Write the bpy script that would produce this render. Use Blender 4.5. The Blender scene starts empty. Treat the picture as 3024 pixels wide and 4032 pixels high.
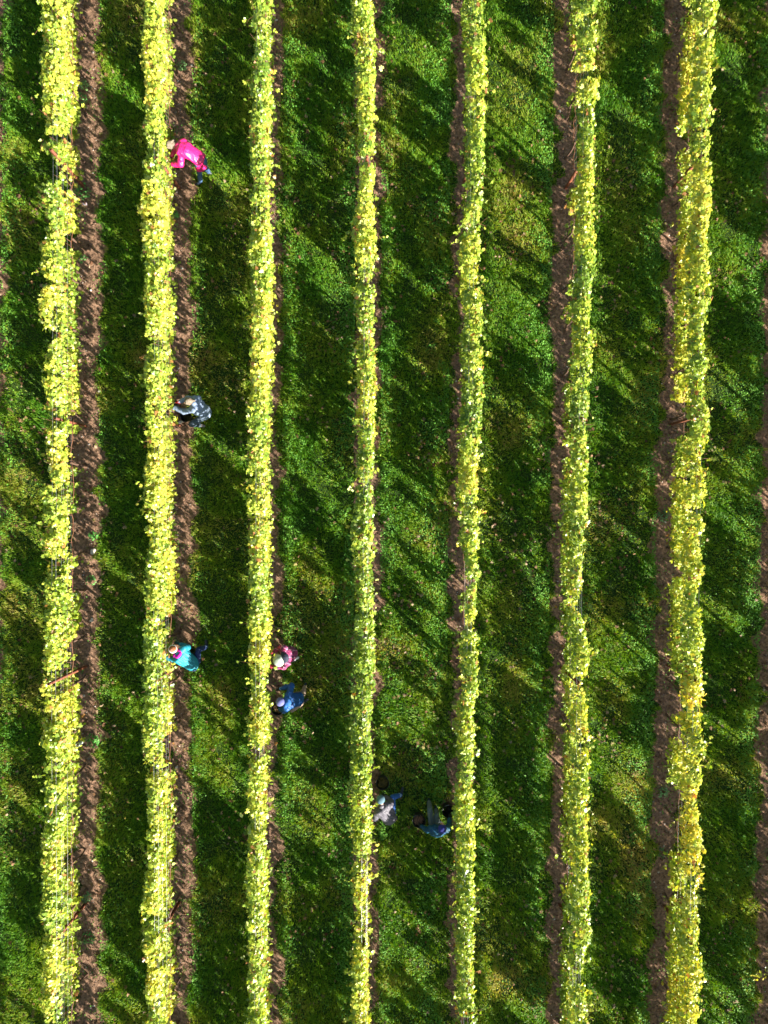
import bpy, math, random
import numpy as np
from mathutils import Vector, Matrix, Quaternion
random.seed(7); RNG = np.random.default_rng(11)
SC = bpy.context.scene; COL = SC.collection

# ------------------------------------------------------------------ camera
H = 19.0                       # flying height in metres
W = 20.5                       # ground width in view
MPX = W / 3024.0               # metres on the ground per photo pixel
cam = bpy.data.cameras.new('camera'); co = bpy.data.objects.new('camera', cam); COL.objects.link(co)
co.location = (0, 0, H); co.rotation_euler = (0, 0, 0)
cam.sensor_fit = 'HORIZONTAL'; cam.sensor_width = 36; cam.lens = 36 * H / W
cam.clip_start = 0.1; cam.clip_end = 2000
SC.camera = co
# ------------------------------------------------------------------ sky and sun
SUN_EL = math.radians(22); AZ = math.radians(-41)       # sun stands towards +x -y
sv = Vector((math.cos(SUN_EL)*math.cos(AZ), math.cos(SUN_EL)*math.sin(AZ), math.sin(SUN_EL)))
world = bpy.data.worlds.new('World'); SC.world = world; world.use_nodes = True
nt = world.node_tree; bg = nt.nodes['Background']
sky = nt.nodes.new('ShaderNodeTexSky'); sky.sky_type = 'NISHITA'; sky.sun_disc = False
sky.sun_elevation = SUN_EL; sky.sun_rotation = math.pi/2 - AZ
nt.links.new(sky.outputs[0], bg.inputs[0]); bg.inputs[1].default_value = 0.05
sl = bpy.data.lights.new('sun', 'SUN'); sl.energy = 5.0; sl.angle = math.radians(0.53); sl.color = (1, 0.93, 0.82)
so = bpy.data.objects.new('sun', sl); COL.objects.link(so)
so.rotation_euler = sv.to_track_quat('Z', 'Y').to_euler(); so.location = sv * 60
SC.view_settings.view_transform = 'Standard'; SC.view_settings.look = 'None'
SC.view_settings.exposure = 1.85; SC.view_settings.gamma = 1

# ------------------------------------------------------------------ helpers
def at(u, v, z=0.0):           # photo pixel (3024 x 4032) seen at height z -> point in metres
    k = MPX * (H - z) / H
    return Vector(((u - 1512) * k, -(v - 2016) * k, z))
DS = 3024 / 1659.0             # the rows were measured on a 1659 x 2212 view
def tag(o, label=None, cat=None, group=None, kind=None):
    if label: o['label'] = label
    if cat: o['category'] = cat
    if group: o['group'] = group
    if kind: o['kind'] = kind
    return o
def empty(name, loc=(0, 0, 0)):
    o = bpy.data.objects.new(name, None); COL.objects.link(o); o.location = loc; o.empty_display_size = .2
    return o
def link(name, me, mat=None, parent=None, smooth=False):
    o = bpy.data.objects.new(name, me); COL.objects.link(o)
    if mat: me.materials.append(mat)
    if smooth: me.polygons.foreach_set('use_smooth', [True] * len(me.polygons))
    if parent:
        o.parent = parent
        o.matrix_parent_inverse = Matrix.Translation(-Vector(parent.location)) if not parent.parent else Matrix.Identity(4)
    return o
def np_mesh(name, V, F, col=None, smooth=False):
    """V (n,3), F (m,k) all faces the same size"""
    me = bpy.data.meshes.new(name); n = len(V); m, k = F.shape
    me.vertices.add(n); me.vertices.foreach_set('co', V.astype(np.float32).ravel())
    me.loops.add(m * k); me.loops.foreach_set('vertex_index', F.astype(np.int32).ravel())
    me.polygons.add(m); me.polygons.foreach_set('loop_start', (np.arange(m) * k).astype(np.int32))
    me.polygons.foreach_set('loop_total', np.full(m, k, np.int32))
    if smooth: me.polygons.foreach_set('use_smooth', np.ones(m, bool))
    if col is not None:
        a = me.color_attributes.new('Col', 'FLOAT_COLOR', 'POINT')
        c4 = np.ones((n, 4), np.float32); c4[:, :3] = col
        a.data.foreach_set('color', c4.ravel())
    me.update(); me.validate(); return me
_perm = RNG.random((256, 256))
def vnoise(x, y, seed=0):
    x = np.asarray(x, float) + seed * 17.31; y = np.asarray(y, float) + seed * 9.77
    xi = np.floor(x).astype(int); yi = np.floor(y).astype(int); fx = x - xi; fy = y - yi
    fx = fx*fx*(3-2*fx); fy = fy*fy*(3-2*fy)
    g = lambda a, b: _perm[a & 255, b & 255]
    return (g(xi, yi)*(1-fx)+g(xi+1, yi)*fx)*(1-fy) + (g(xi, yi+1)*(1-fx)+g(xi+1, yi+1)*fx)*fy
def fbm(x, y, seed=0, o=4):
    s = 0; a = .5; t = 0
    for i in range(o):
        s = s + a*vnoise(np.asarray(x)*2**i, np.asarray(y)*2**i, seed+i*3); t += a; a *= .5
    return s / t

# ------------------------------------------------------------------ materials
def new_mat(name):
    m = bpy.data.materials.new(name); m.use_nodes = True
    n = m.node_tree.nodes; l = m.node_tree.links; b = n['Principled BSDF']
    return m, n, l, b
def simple(name, color, rough=.7, var=.25, scale=30, bump=.3, metal=0, spec=.5, bdist=.004):
    m, n, l, b = new_mat(name)
    tc = n.new('ShaderNodeTexCoord'); no = n.new('ShaderNodeTexNoise'); no.inputs['Scale'].default_value = scale
    no.inputs['Detail'].default_value = 6; l.new(tc.outputs['Object'], no.inputs['Vector'])
    mr = n.new('ShaderNodeMapRange'); mr.inputs[1].default_value = .25; mr.inputs[2].default_value = .75
    mr.inputs[3].default_value = 1-var; mr.inputs[4].default_value = 1+var; l.new(no.outputs[0], mr.inputs[0])
    mx = n.new('ShaderNodeVectorMath'); mx.operation = 'SCALE'; mx.inputs[0].default_value = color
    l.new(mr.outputs[0], mx.inputs['Scale']); l.new(mx.outputs[0], b.inputs['Base Color'])
    b.inputs['Roughness'].default_value = rough; b.inputs['Metallic'].default_value = metal
    b.inputs['Specular IOR Level'].default_value = spec
    if bump:
        bp = n.new('ShaderNodeBump'); bp.inputs['Strength'].default_value = bump; bp.inputs['Distance'].default_value = bdist
        l.new(no.outputs[0], bp.inputs['Height']); l.new(bp.outputs[0], b.inputs['Normal'])
    return m
def leafy(name, transl=.45, rough=.45, spec=.5, tint=(1.25, 1.15, .5)):
    """leaf shading: colour attribute per leaf, light coming through the blade"""
    m, n, l, b = new_mat(name)
    a = n.new('ShaderNodeAttribute'); a.attribute_name = 'Col'
    l.new(a.outputs['Color'], b.inputs['Base Color'])
    b.inputs['Roughness'].default_value = rough; b.inputs['Specular IOR Level'].default_value = spec
    t = n.new('ShaderNodeBsdfTranslucent')
    mx = n.new('ShaderNodeVectorMath'); mx.operation = 'MULTIPLY'; mx.inputs[1].default_value = tint
    l.new(a.outputs['Color'], mx.inputs[0]); l.new(mx.outputs[0], t.inputs['Color'])
    s = n.new('ShaderNodeMixShader'); s.inputs[0].default_value = transl
    l.new(b.outputs[0], s.inputs[1]); l.new(t.outputs[0], s.inputs[2])
    l.new(s.outputs[0], n['Material Output'].inputs['Surface'])
    return m
M_LEAF = leafy('vine_leaf', .36, .36, .5, (1.3, 1.2, .45))
M_GRASS = leafy('grass_blade', .5, .5, .3, (1.45, 1.25, .5))
M_WEED = leafy('weed_leaf', .25, .5, .2, (1.2, 1.1, .5))
M_DRY = leafy('dry_leaf', .15, .7, .3, (1.2, 1.0, .7))
M_BARK = simple('bark', (.10, .055, .035), .9, .5, 60, .8)
M_CANE = simple('cane', (.17, .07, .035), .6, .4, 40, .4)
M_RUST = simple('rusty_steel', (.17, .05, .022), .8, .45, 25, .5)
M_WIRE = simple('galvanised_wire', (.55, .56, .56), .35, .15, 20, 0, metal=.7)
M_GUARD = simple('vine_guard_plastic', (.36, .42, .32), .5, .15, 20, .1)
M_STONE = simple('stone', (.42, .37, .32), .85, .3, 35, .5)

# ground: bare soil along the rows, thatch and moss between them
def ground_mat():
    m, n, l, b = new_mat('ground_soil')
    a = n.new('ShaderNodeAttribute'); a.attribute_name = 'Col'
    tc = n.new('ShaderNodeTexCoord')
    def noise(sc, det=8, rough=.6):
        x = n.new('ShaderNodeTexNoise'); x.inputs['Scale'].default_value = sc; x.inputs['Detail'].default_value = det
        x.inputs['Roughness'].default_value = rough; l.new(tc.outputs['Object'], x.inputs['Vector']); return x
    n1 = noise(14); n2 = noise(55, 4, .7); n3 = noise(1.6)
    r = n.new('ShaderNodeValToRGB'); r.color_ramp.elements[0].position = .3; r.color_ramp.elements[1].position = .72
    r.color_ramp.elements[0].color = (.07, .04, .025, 1); r.color_ramp.elements[1].color = (.42, .255, .165, 1)
    mixn = n.new('ShaderNodeMath'); mixn.operation = 'ADD'; l.new(n1.outputs[0], mixn.inputs[0])
    s2 = n.new('ShaderNodeMath'); s2.operation = 'MULTIPLY_ADD'; s2.inputs[1].default_value = .7; s2.inputs[2].default_value = -.35
    l.new(n2.outputs[0], s2.inputs[0]); l.new(s2.outputs[0], mixn.inputs[1]); l.new(mixn.outputs[0], r.inputs[0])
    g = n.new('ShaderNodeValToRGB'); g.color_ramp.elements[0].position = .35; g.color_ramp.elements[1].position = .75
    g.color_ramp.elements[0].color = (.014, .040, .007, 1); g.color_ramp.elements[1].color = (.06, .10, .02, 1)
    l.new(mixn.outputs[0], g.inputs[0])
    sep = n.new('ShaderNodeSeparateColor'); l.new(a.outputs['Color'], sep.inputs[0])
    ad = n.new('ShaderNodeMath'); ad.operation = 'MULTIPLY_ADD'; ad.inputs[1].default_value = .9; ad.inputs[2].default_value = -.45
    l.new(n1.outputs[0], ad.inputs[0])
    ad2 = n.new('ShaderNodeMath'); ad2.operation = 'ADD'; l.new(ad.outputs[0], ad2.inputs[0]); l.new(sep.outputs[0], ad2.inputs[1])
    st = n.new('ShaderNodeMapRange'); st.interpolation_type = 'SMOOTHSTEP'; st.inputs[1].default_value = .38; st.inputs[2].default_value = .62
    l.new(ad2.outputs[0], st.inputs[0])
    mx = n.new('ShaderNodeMix'); mx.data_type = 'RGBA'
    l.new(st.outputs[0], mx.inputs[0]); l.new(g.outputs[0], mx.inputs[6]); l.new(r.outputs[0], mx.inputs[7])
    l.new(mx.outputs[2], b.inputs['Base Color']); b.inputs['Roughness'].default_value = .95; b.inputs['Specular IOR Level'].default_value = .15
    bp = n.new('ShaderNodeBump'); bp.inputs['Strength'].default_value = 1; bp.inputs['Distance'].default_value = .03
    l.new(mixn.outputs[0], bp.inputs['Height']); l.new(bp.outputs[0], b.inputs['Normal'])
    return m

# ------------------------------------------------------------------ the rows (measured edges: y, left, right on the 1659 px view)
EDGES = {
1: [(0,78,147),(66,81,149),(132,79,152),(198,88,152),(265,84,154),(314,88,152),(332,104,150),(342,122,144),(380,124,141),(393,112,141),(402,81,142),(446,84,150),(480,99,150),(515,92,150),(529,76,150),(579,78,150),(612,99,150),(645,84,150),(694,83,150),(722,91,149),(735,106,145),(764,88,150),(830,91,149),(896,89,149),(962,89,154),(1012,96,152),(1045,109,154),(1054,90,128),(1066,84,124),(1080,84,148),(1128,88,157),(1194,86,154),(1260,89,157),(1326,89,157),(1392,93,155),(1425,93,150),(1450,100,134),(1490,86,132),(1504,97,150),(1564,83,156),(1598,85,164),(1665,91,156),(1733,88,149),(1801,88,149),(1835,76,146),(1902,88,144),(1970,81,149),(2038,91,146),(2106,85,146),(2174,91,142),(2212,98,141)],
2: [(0,301,362),(66,303,365),(132,303,363),(165,310,362),(265,307,364),(330,303,362),(400,303,362),(463,303,366),(530,305,370),(600,305,369),(694,312,366),(731,303,362),(814,307,367),(896,312,359),(962,312,364),(1045,304,367),(1100,308,362),(1161,312,367),(1293,312,370),(1359,304,360),(1450,306,359),(1470,307,348),(1496,306,354),(1530,305,368),(1598,300,359),(1665,306,360),(1700,312,366),(1767,315,363),(1835,312,364),(1902,307,364),(1970,300,359),(2038,308,363),(2140,310,363),(2212,312,363)],
3: [(0,540,580),(66,539,585),(149,538,591),(200,538,586),(330,537,583),(430,537,588),(562,536,591),(661,539,592),(731,541,588),(800,537,586),(930,530,582),(1060,530,583),(1227,532,581),(1392,533,586),(1480,535,580),(1612,530,586),(1745,532,583),(1812,530,581),(1976,531,578),(2212,530,578)],
4: [(0,760,805),(66,755,813),(132,767,811),(215,770,810),(298,770,810),(364,777,811),(446,770,806),(479,755,813),(529,763,816),(595,765,813),(661,763,811),(731,768,810),(830,770,811),(962,773,810),(1029,765,810),(1095,763,806),(1161,758,806),(1227,765,805),(1326,767,806),(1392,763,811),(1458,763,810),(1563,753,805),(1645,755,805),(1711,753,803),(1777,755,805),(1843,760,803),(1910,755,805),(1943,762,795),(2035,764,795),(2045,767,798),(2092,755,800),(2141,760,795),(2174,755,800),(2212,760,796)],
5: [(0,1005,1044),(66,1003,1051),(165,1003,1054),(231,1005,1054),(331,1003,1048),(430,1003,1049),(479,993,1044),(562,990,1038),(628,995,1041),(694,1001,1049),(731,993,1044),(797,1001,1048),(880,990,1051),(929,991,1041),(995,988,1036),(1062,987,1036),(1128,987,1038),(1194,995,1036),(1243,1003,1038),(1273,1007,1028),(1326,1001,1034),(1345,1005,1024),(1376,995,1038),(1426,988,1036),(1480,998,1036),(1546,981,1029),(1645,985,1028),(1711,978,1026),(1777,977,1030),(1843,991,1028),(1943,982,1030),(2009,988,1028),(2075,982,1026),(2141,988,1028),(2212,982,1028)],
6: [(0,1246,1289),(50,1243,1300),(93,1241,1295),(132,1243,1289),(165,1241,1297),(231,1244,1290),(331,1243,1289),(390,1236,1289),(463,1238,1287),(529,1236,1290),(595,1238,1289),(645,1231,1279),(711,1229,1284),(781,1226,1282),(830,1224,1282),(896,1226,1276),(962,1228,1272),(1029,1223,1274),(1128,1221,1274),(1194,1224,1269),(1247,1223,1259),(1277,1223,1266),(1300,1232,1247),(1320,1226,1250),(1343,1219,1269),(1376,1226,1269),(1399,1233,1281),(1458,1226,1274),(1480,1226,1259),(1513,1233,1274),(1596,1219,1281),(1645,1223,1282),(1711,1224,1276),(1777,1223,1276),(1910,1224,1276),(1976,1224,1279),(2042,1224,1276),(2108,1223,1269),(2174,1219,1272),(2212,1218,1276)],
7: [(0,1494,1557),(66,1490,1550),(132,1487,1543),(198,1481,1543),(248,1476,1543),(331,1490,1537),(397,1487,1537),(463,1484,1543),(529,1473,1540),(595,1474,1533),(645,1474,1543),(694,1480,1530),(731,1477,1527),(780,1466,1540),(830,1477,1519),(863,1484,1524),(929,1477,1540),(995,1474,1527),(1062,1471,1530),(1128,1467,1517),(1177,1466,1514),(1227,1466,1527),(1277,1467,1509),(1343,1464,1524),(1392,1461,1520),(1458,1464,1524),(1546,1462,1527),(1612,1462,1530),(1678,1461,1514),(1744,1467,1507),(1794,1461,1520),(1877,1461,1517),(1926,1467,1520),(2042,1457,1515),(2108,1464,1517),(2212,1457,1514)],
}
BASE = {0: (-18, -45), 1: (185, 187), 2: (387, 388), 3: (585, 581), 4: (797, 791), 5: (1003, 989), 6: (1225, 1206), 7: (1461, 1431), 8: (1688, 1656), 9: (1912, 1880)}
Y0, Y1 = -18.5, 15.6
def base_x(r, y):
    t = (1106 - np.asarray(y) / (MPX * DS)) / 2212.0
    return (BASE[r][0] + (BASE[r][1] - BASE[r][0]) * t - 829.5) * MPX * DS
ZT, ZB = 1.74, 1.27
def canopy(r, y):
    y = np.asarray(y, float)
    if r in EDGES:
        e = np.array(EDGES[r], float)
        yy = -(e[:, 0] - 1106) * DS * MPX * (H - 1.7) / H
        zl, zr = (ZT, ZB) if r <= 4 else (ZB, ZT)
        if r == 4: zl, zr = 1.6, 1.6
        L = (e[:, 1] - 829.5) * DS * MPX * (H - zl) / H; R = (e[:, 2] - 829.5) * DS * MPX * (H - zr) / H
        o = np.argsort(yy); l = np.interp(y, yy[o], L[o]); rr = np.interp(y, yy[o], R[o])
        out = (y > yy.max()) | (y < yy.min())
        w = .27 + .1 * (vnoise(y * 1.5, r * 7.1) - .5)
        mid = (l + rr) / 2
        l = np.where(out, mid - w, l); rr = np.where(out, mid + w, rr)
        return l, rr
    m = base_x(r, y); w = .3 + .12 * (vnoise(y * 1.5, r * 7.1) - .5)
    return m - w, m + w

# ------------------------------------------------------------------ ground sheet
def soil_mask(x, y):
    s = np.zeros_like(x)
    for r in BASE:
        hw = {0: .38, 1: .40, 2: .31, 3: .29, 4: .30, 5: .24, 6: .29, 7: .34, 8: .36, 9: .36}[r]
        hw = hw + .42 * (fbm(y * 2.0, np.sign(x - base_x(r, y)) * 9 + r * 5, 3) - .5) * 2
        d = np.abs(x - base_x(r, y))
        s = np.maximum(s, np.clip((hw - d) / .22 + .5, 0, 1))
    return s
def build_ground():
    def axis(a, b, st):
        far = np.array([14, 17, 22, 30, 45, 80, 150, 400.])
        f = np.arange(a, b + 1e-6, st); return np.concatenate([(-(far) + a)[::-1] + 10, f, far + b - 10])
    xs = axis(-12, 12, .055); ys = axis(-15.5, 15.5, .055)
    X, Y = np.meshgrid(xs, ys); x = X.ravel(); y = Y.ravel()
    s = soil_mask(x, y); inside = (np.abs(x) < 12) & (np.abs(y) < 15.5)
    z = .05 * (fbm(x * .7, y * .7, 1) - .5) + s * .11 * (fbm(x * 6, y * 6, 2, 4) - .45) - s * .015
    z = np.where(inside, z, 0); s = np.where(inside, s, 0)
    nx, ny = len(xs), len(ys); i = np.arange(nx * ny).reshape(ny, nx)
    F = np.stack([i[:-1, :-1], i[:-1, 1:], i[1:, 1:], i[1:, :-1]], -1).reshape(-1, 4)
    me = np_mesh('ground', np.stack([x, y, z], 1), F, np.stack([s, s, s], 1), True)
    o = link('ground', me, ground_mat())
    tag(o, 'brown crumbly soil strips under the vine rows with grass alleys between', 'ground', kind='structure')
build_ground()
def ground_z(x, y):
    s = soil_mask(x, y); return .05 * (fbm(x * .7, y * .7, 1) - .5) - s * .015

# ------------------------------------------------------------------ scattering leaves and blades
def frames(nrm, spin):
    nrm = nrm / np.linalg.norm(nrm, axis=1, keepdims=True)
    a = np.where(np.abs(nrm[:, 2:3]) < .9, [[0, 0, 1.]], [[1., 0, 0]])
    t = np.cross(a, nrm); t /= np.linalg.norm(t, axis=1, keepdims=True); b = np.cross(nrm, t)
    c = np.cos(spin)[:, None]; s = np.sin(spin)[:, None]
    return t*c + b*s, b*c - t*s, nrm
VINE = [(0, -.2), (.27, -.44), (.52, -.14), (.36, .06), (.46, .32), (.17, .27), (0, .56), (-.17, .27), (-.46, .32), (-.36, .06), (-.52, -.14), (-.27, -.44)]
def scatter(name, P, N, spin, size, col, outline, curl=.35, mat=None, parent=None):
    T, B, Z = frames(N, spin); k = len(outline) + 1; n = len(P)
    o = np.array([(0, 0)] + list(outline), float); r2 = (o ** 2).sum(1)
    cu = RNG.normal(curl, .35, (n, 1)); fo = RNG.normal(.15, .25, (n, 1))
    zz = -cu * r2[None] + fo * np.abs(o[:, 0])[None] + RNG.normal(0, .035, (n, k))
    V = P[:, None] + size[:, None, None] * (o[None, :, :1]*T[:, None] + o[None, :, 1:]*B[:, None] + zz[..., None]*Z[:, None])
    i = np.arange(k - 1); tri = np.stack([np.zeros_like(i), i + 1, (i + 1) % (k - 1) + 1], 1)
    F = (np.arange(n)[:, None, None] * k + tri[None]).reshape(-1, 3)
    C = np.repeat(col[:, None], k, 1); C = C * (1 + RNG.normal(0, .05, (n, k, 1)))
    me = np_mesh(name, V.reshape(-1, 3), F, np.clip(C, 0, 1).reshape(-1, 3))
    return link(name, me, mat, parent)
def tubes(segs, ns=5):
    """segs: list of (points, radii); returns V, F quads"""
    Vs = []; Fs = []; base = 0
    for pts, rad in segs:
        p = np.array(pts, float); n = len(p); t = np.gradient(p, axis=0); t /= np.linalg.norm(t, axis=1, keepdims=True) + 1e-9
        ref = np.array([0, 0, 1.]) if abs(t[0, 2]) < .8 else np.array([1., 0, 0])
        a = np.cross(t, ref); a /= np.linalg.norm(a, axis=1, keepdims=True) + 1e-9; b = np.cross(t, a)
        th = np.linspace(0, 2*np.pi, ns, endpoint=False); rad = np.array(rad, float)
        v = p[:, None] + rad[:, None, None] * (np.cos(th)[None, :, None]*a[:, None] + np.sin(th)[None, :, None]*b[:, None])
        Vs.append(v.reshape(-1, 3)); i = np.arange(n*ns).reshape(n, ns); j = np.roll(i, -1, 1)
        Fs.append(np.stack([i[:-1], j[:-1], j[1:], i[1:]], -1).reshape(-1, 4) + base)
        c0 = base + i[0]; c1 = base + i[-1]
        for c in (c0, c1):
            if ns == 4: Fs.append(c[None])
            elif ns == 6: Fs.append(np.array([[c[0], c[1], c[2], c[3]], [c[0], c[3], c[4], c[5]]]))
        base += n * ns
    return np.concatenate(Vs), np.concatenate(Fs)

LBL = {
0: 'vine row beyond the left edge, beside the outermost soil strip',
1: 'wide vine row nearest the left edge, broken by a gap with bare wires',
2: 'long vine row with the pink, grey and teal jacketed pickers along its right side',
3: 'unbroken vine row with plaid jacketed and blue hooded pickers on its right',
4: 'slim middle vine row, thinned to bare wires near its lower end',
5: 'vine row just right of the middle, empty black bucket at its left side',
6: 'leafy vine row with a pale green vine guard standing at its left foot',
7: 'rightmost whole vine row, with the most yellow leaves',
8: 'vine row at the right edge of which only a low sprig reaches into view',
9: 'vine row farthest beyond the right edge, outside the view'}
THIN = {1: [(3.5, -.5), (-10.8, -15.5)], 2: [(-5.5, -8)], 3: [(9, 6.5), (-5.8, -9)], 4: [(1.4, -3.4), (9.5, 7.5)], 5: [(-1.7, -5.4), (-10.5, -13)], 6: [(11, 8.5), (5.0, 2.5)], 7: [(-7.0, -10.2)], 8: [(6.6, 3.8), (.5, -1.7), (11.5, 10)]}
def vine_row(r):
    root = empty('vine_row', (float(base_x(r, 0)), 0, 0)); tag(root, LBL[r], 'vine row', 'vine rows running up and down the slope')
    ln = Y1 - Y0
    vary = {1: (0, 0), 2: (0, 0), 3: (0, 0), 4: (.05, 0), 5: (.05, 0), 6: (.05, .03), 7: (0, .12)}.get(r, (0, 0))
    # dense upper hedge
    n = int(ln * 720); y = RNG.uniform(Y0, Y1, n); l, rr = canopy(r, y)
    w = (rr - l) / 2; c = (rr + l) / 2
    wj = w * (.90 + .55 * (fbm(y * 1.9, np.sign(RNG.normal(0, 1, n)) + r * 3., 4, 3) - .5))
    keep = RNG.random(n) < np.clip(w / .30, .18, 1.25) / 1.25
    top = 1.84 + .42 * (fbm(y * 1.1, y*0 + r * 2.7, 5, 4) - .5) + .30 * (vnoise(y * 3.5, y*0 + r * 4.7, 8) - .5)
    q = RNG.random(n); z = 1.20 + (top - 1.20) * q ** .8
    if r == 1:
        g = (y < (1106-336)*DS*MPX*.91) & (y > (1106-398)*DS*MPX*.91); keep &= ~g | (RNG.random(n) < .35)
    if r == 4:
        g = (y < -(1952 - 1106)*DS*MPX*.91) & (y > -(2040 - 1106)*DS*MPX*.91); keep &= ~g | (RNG.random(n) < .10)
    pr = np.clip(1 - ((z - (top - .22)) / .22).clip(0) ** 2 * .6, .3, 1) * np.clip(.55 + (z - 1.20) / .3, .5, 1)
    u = RNG.uniform(-1, 1, n); u = np.sign(u) * np.abs(u) ** .75
    x = c + wj * pr * u
    por = fbm(y / .33 + z * .9, z / .45, 20 + r, 3)
    keep &= por > .34 + .10 * (1.5 - z).clip(0)
    P = np.stack([x, y, z], 1)[keep]; u = u[keep]; q = q[keep]
    # fruiting zone: thin, patchy
    m = int(ln * 430); y2 = RNG.uniform(Y0, Y1, m); z2 = RNG.uniform(.45, 1.04, m); l, rr = canopy(r, y2)
    cw = (rr - l) / 2; c2 = .2 * base_x(r, y2) + .4 * (l + rr)
    k2 = (vnoise(y2 / 1.0, y2*0 + .5 + 3*r, 40 + r) * .5 + vnoise(y2 / .30 + z2*.6, z2 / 1.2, 50 + r) * .5 > .375) & (RNG.random(m) < cw / .22)
    for a0, a1 in THIN.get(r, ()):                  # stretches of fruiting zone opened up so sun patches fall on the alleys
        k2 &= ~((y2 < a0) & (y2 > a1) & (vnoise(y2 / .45, z2 * .8, 70 + r) < .52))
    P2 = np.stack([c2 + RNG.normal(0, .085, m), y2, z2], 1)[k2]
    # stray shoots leaning out of the hedge
    shoots = []; P3 = []
    for _ in range(int(ln * 4.5)):
        yy = random.uniform(Y0, Y1); l, rr = canopy(r, yy)
        if rr - l < .3: continue
        sd = random.choice((-1, 1)); x0 = float(l if sd < 0 else rr) - sd * .1; z0 = random.uniform(1.25, 1.85)
        d = Vector((sd * random.uniform(.4, 1), random.uniform(-1, 1), random.uniform(-.5, .7))).normalized(); L = random.uniform(.12, .34)
        p0 = Vector((x0, yy, z0)); p1 = p0 + d * L * .6; p2 = p0 + d * L + Vector((0, 0, -.05))
        shoots.append(([p0, p1, p2], [.004, .003, .002]))
        for t in np.linspace(.3, 1, random.randint(2, 5)): P3.append(p0.lerp(p2, t) + Vector([random.gauss(0, .025) for _ in range(3)]))
    if r == 8:                                      # the sprig that reaches into view
        a = at(3120, 3770, 1.5); bpt = at(2968, 3850, 1.4)
        shoots.append(([a, a.lerp(bpt, .5) + Vector((0, 0, .1)), bpt], [.006, .005, .003]))
        for t in np.linspace(0, 1, 46): P3.append(a.lerp(bpt, t) + Vector((random.gauss(0, .04), random.gauss(.05*(1-t), .05 + .1 * (1 - t)), random.gauss(0, .05))))
        for t in np.linspace(0, 1, 30): P3.append(at(3035 + 60*random.random(), 3930 + 90*random.random(), 1.3))
    if r == 5:
        a = at(1850, 3230, 1.6); bpt = at(1918, 3262, 1.55)
        shoots.append(([a, bpt], [.005, .003]))
        for t in np.linspace(0, 1, 22): P3.append(a.lerp(bpt, t) + Vector([random.gauss(0, .05) for _ in range(3)]))
    P3 = np.array([list(p) for p in P3])
    PP = np.concatenate([P, P2, P3]); n = len(PP)
    side = np.zeros((n, 3)); side[:len(P), 0] = u * 1.0; side[:, 2] = .75; side[:len(P), 2] = .3 + .8 * q
    side[:, 0] += .25; side[:, 1] -= .2
    N = side + RNG.normal(0, .62, (n, 3))
    size = RNG.uniform(.06, .135, n); size *= np.where(RNG.random(n) < .25, .62, 1)
    # colour: light green to yellow, greener patches, the odd brown blade
    cn = .47 + .75 * (fbm(PP[:, 1] * .8, PP[:, 2] * 1.5, 60 + r, 3) - .5) + RNG.normal(0, .17, n) + vary[1] - vary[0]
    stops = np.array([.1, .35, .52, .68, .9]); ramp = np.array([(.12, .22, .025), (.27, .39, .045), (.40, .51, .06), (.54, .58, .08), (.68, .58, .08)])
    C = np.stack([np.interp(cn, stops, ramp[:, i]) for i in range(3)], 1)
    br = RNG.random(n) < .035; C[br] = np.array([.40, .19, .06]) * RNG.uniform(.6, 1.2, (br.sum(), 1))
    pale = RNG.random(n) < .05; C[pale] = np.array([.56, .64, .20])
    scatter('foliage', PP, N, RNG.uniform(0, 6.28, n), size, C, VINE, .35, M_LEAF, root)
    # canes
    segs = shoots
    for yy in np.arange(Y0, Y1, .11):
        yy += random.uniform(-.05, .05); l, rr = canopy(r, yy); bx = float(base_x(r, yy)); cx = float(l + rr) / 2; hw = float(rr - l) / 2
        x1 = cx + random.uniform(-.8, .8) * hw; dy = random.gauss(0, .12)
        segs.append(([(bx + random.gauss(0, .03), yy, .82), ((bx + x1)/2 + random.gauss(0, .05), yy + dy * .5, 1.25), (x1, yy + dy, random.uniform(1.5, 1.95))], [.0045, .004, .0025]))
    for yy in np.arange(Y0, Y1, 1.1):
        b0 = float(base_x(r, yy))
        segs.append(([(b0 + random.gauss(0, .02), yy + t, .84 + .03*math.sin(t*9)) for t in np.linspace(0, 1.08, 7)], [.010]*7))
    V, F = tubes(segs, 4); link('cane', np_mesh('cane', V, F), M_CANE, root)
    for yy in np.arange(Y0 + .3, Y1, 1.15):
        yy = yy + random.uniform(-.12, .12); x0 = float(base_x(r, yy))
        pts = []; a = random.gauss(0, .03); b = random.gauss(0, .05)
        for t in np.linspace(0, 1, 7): pts.append((x0 + a*t + .018*math.sin(t*7 + yy*3), yy + b*t + .02*math.sin(t*5 + yy), -.05 + .92*t))
        V, F = tubes([(pts, [.036, .028, .026, .027, .024, .026, .034])], 6)
        link('trunk', np_mesh('trunk', V, F, smooth=True), M_BARK, root)
    return root

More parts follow.
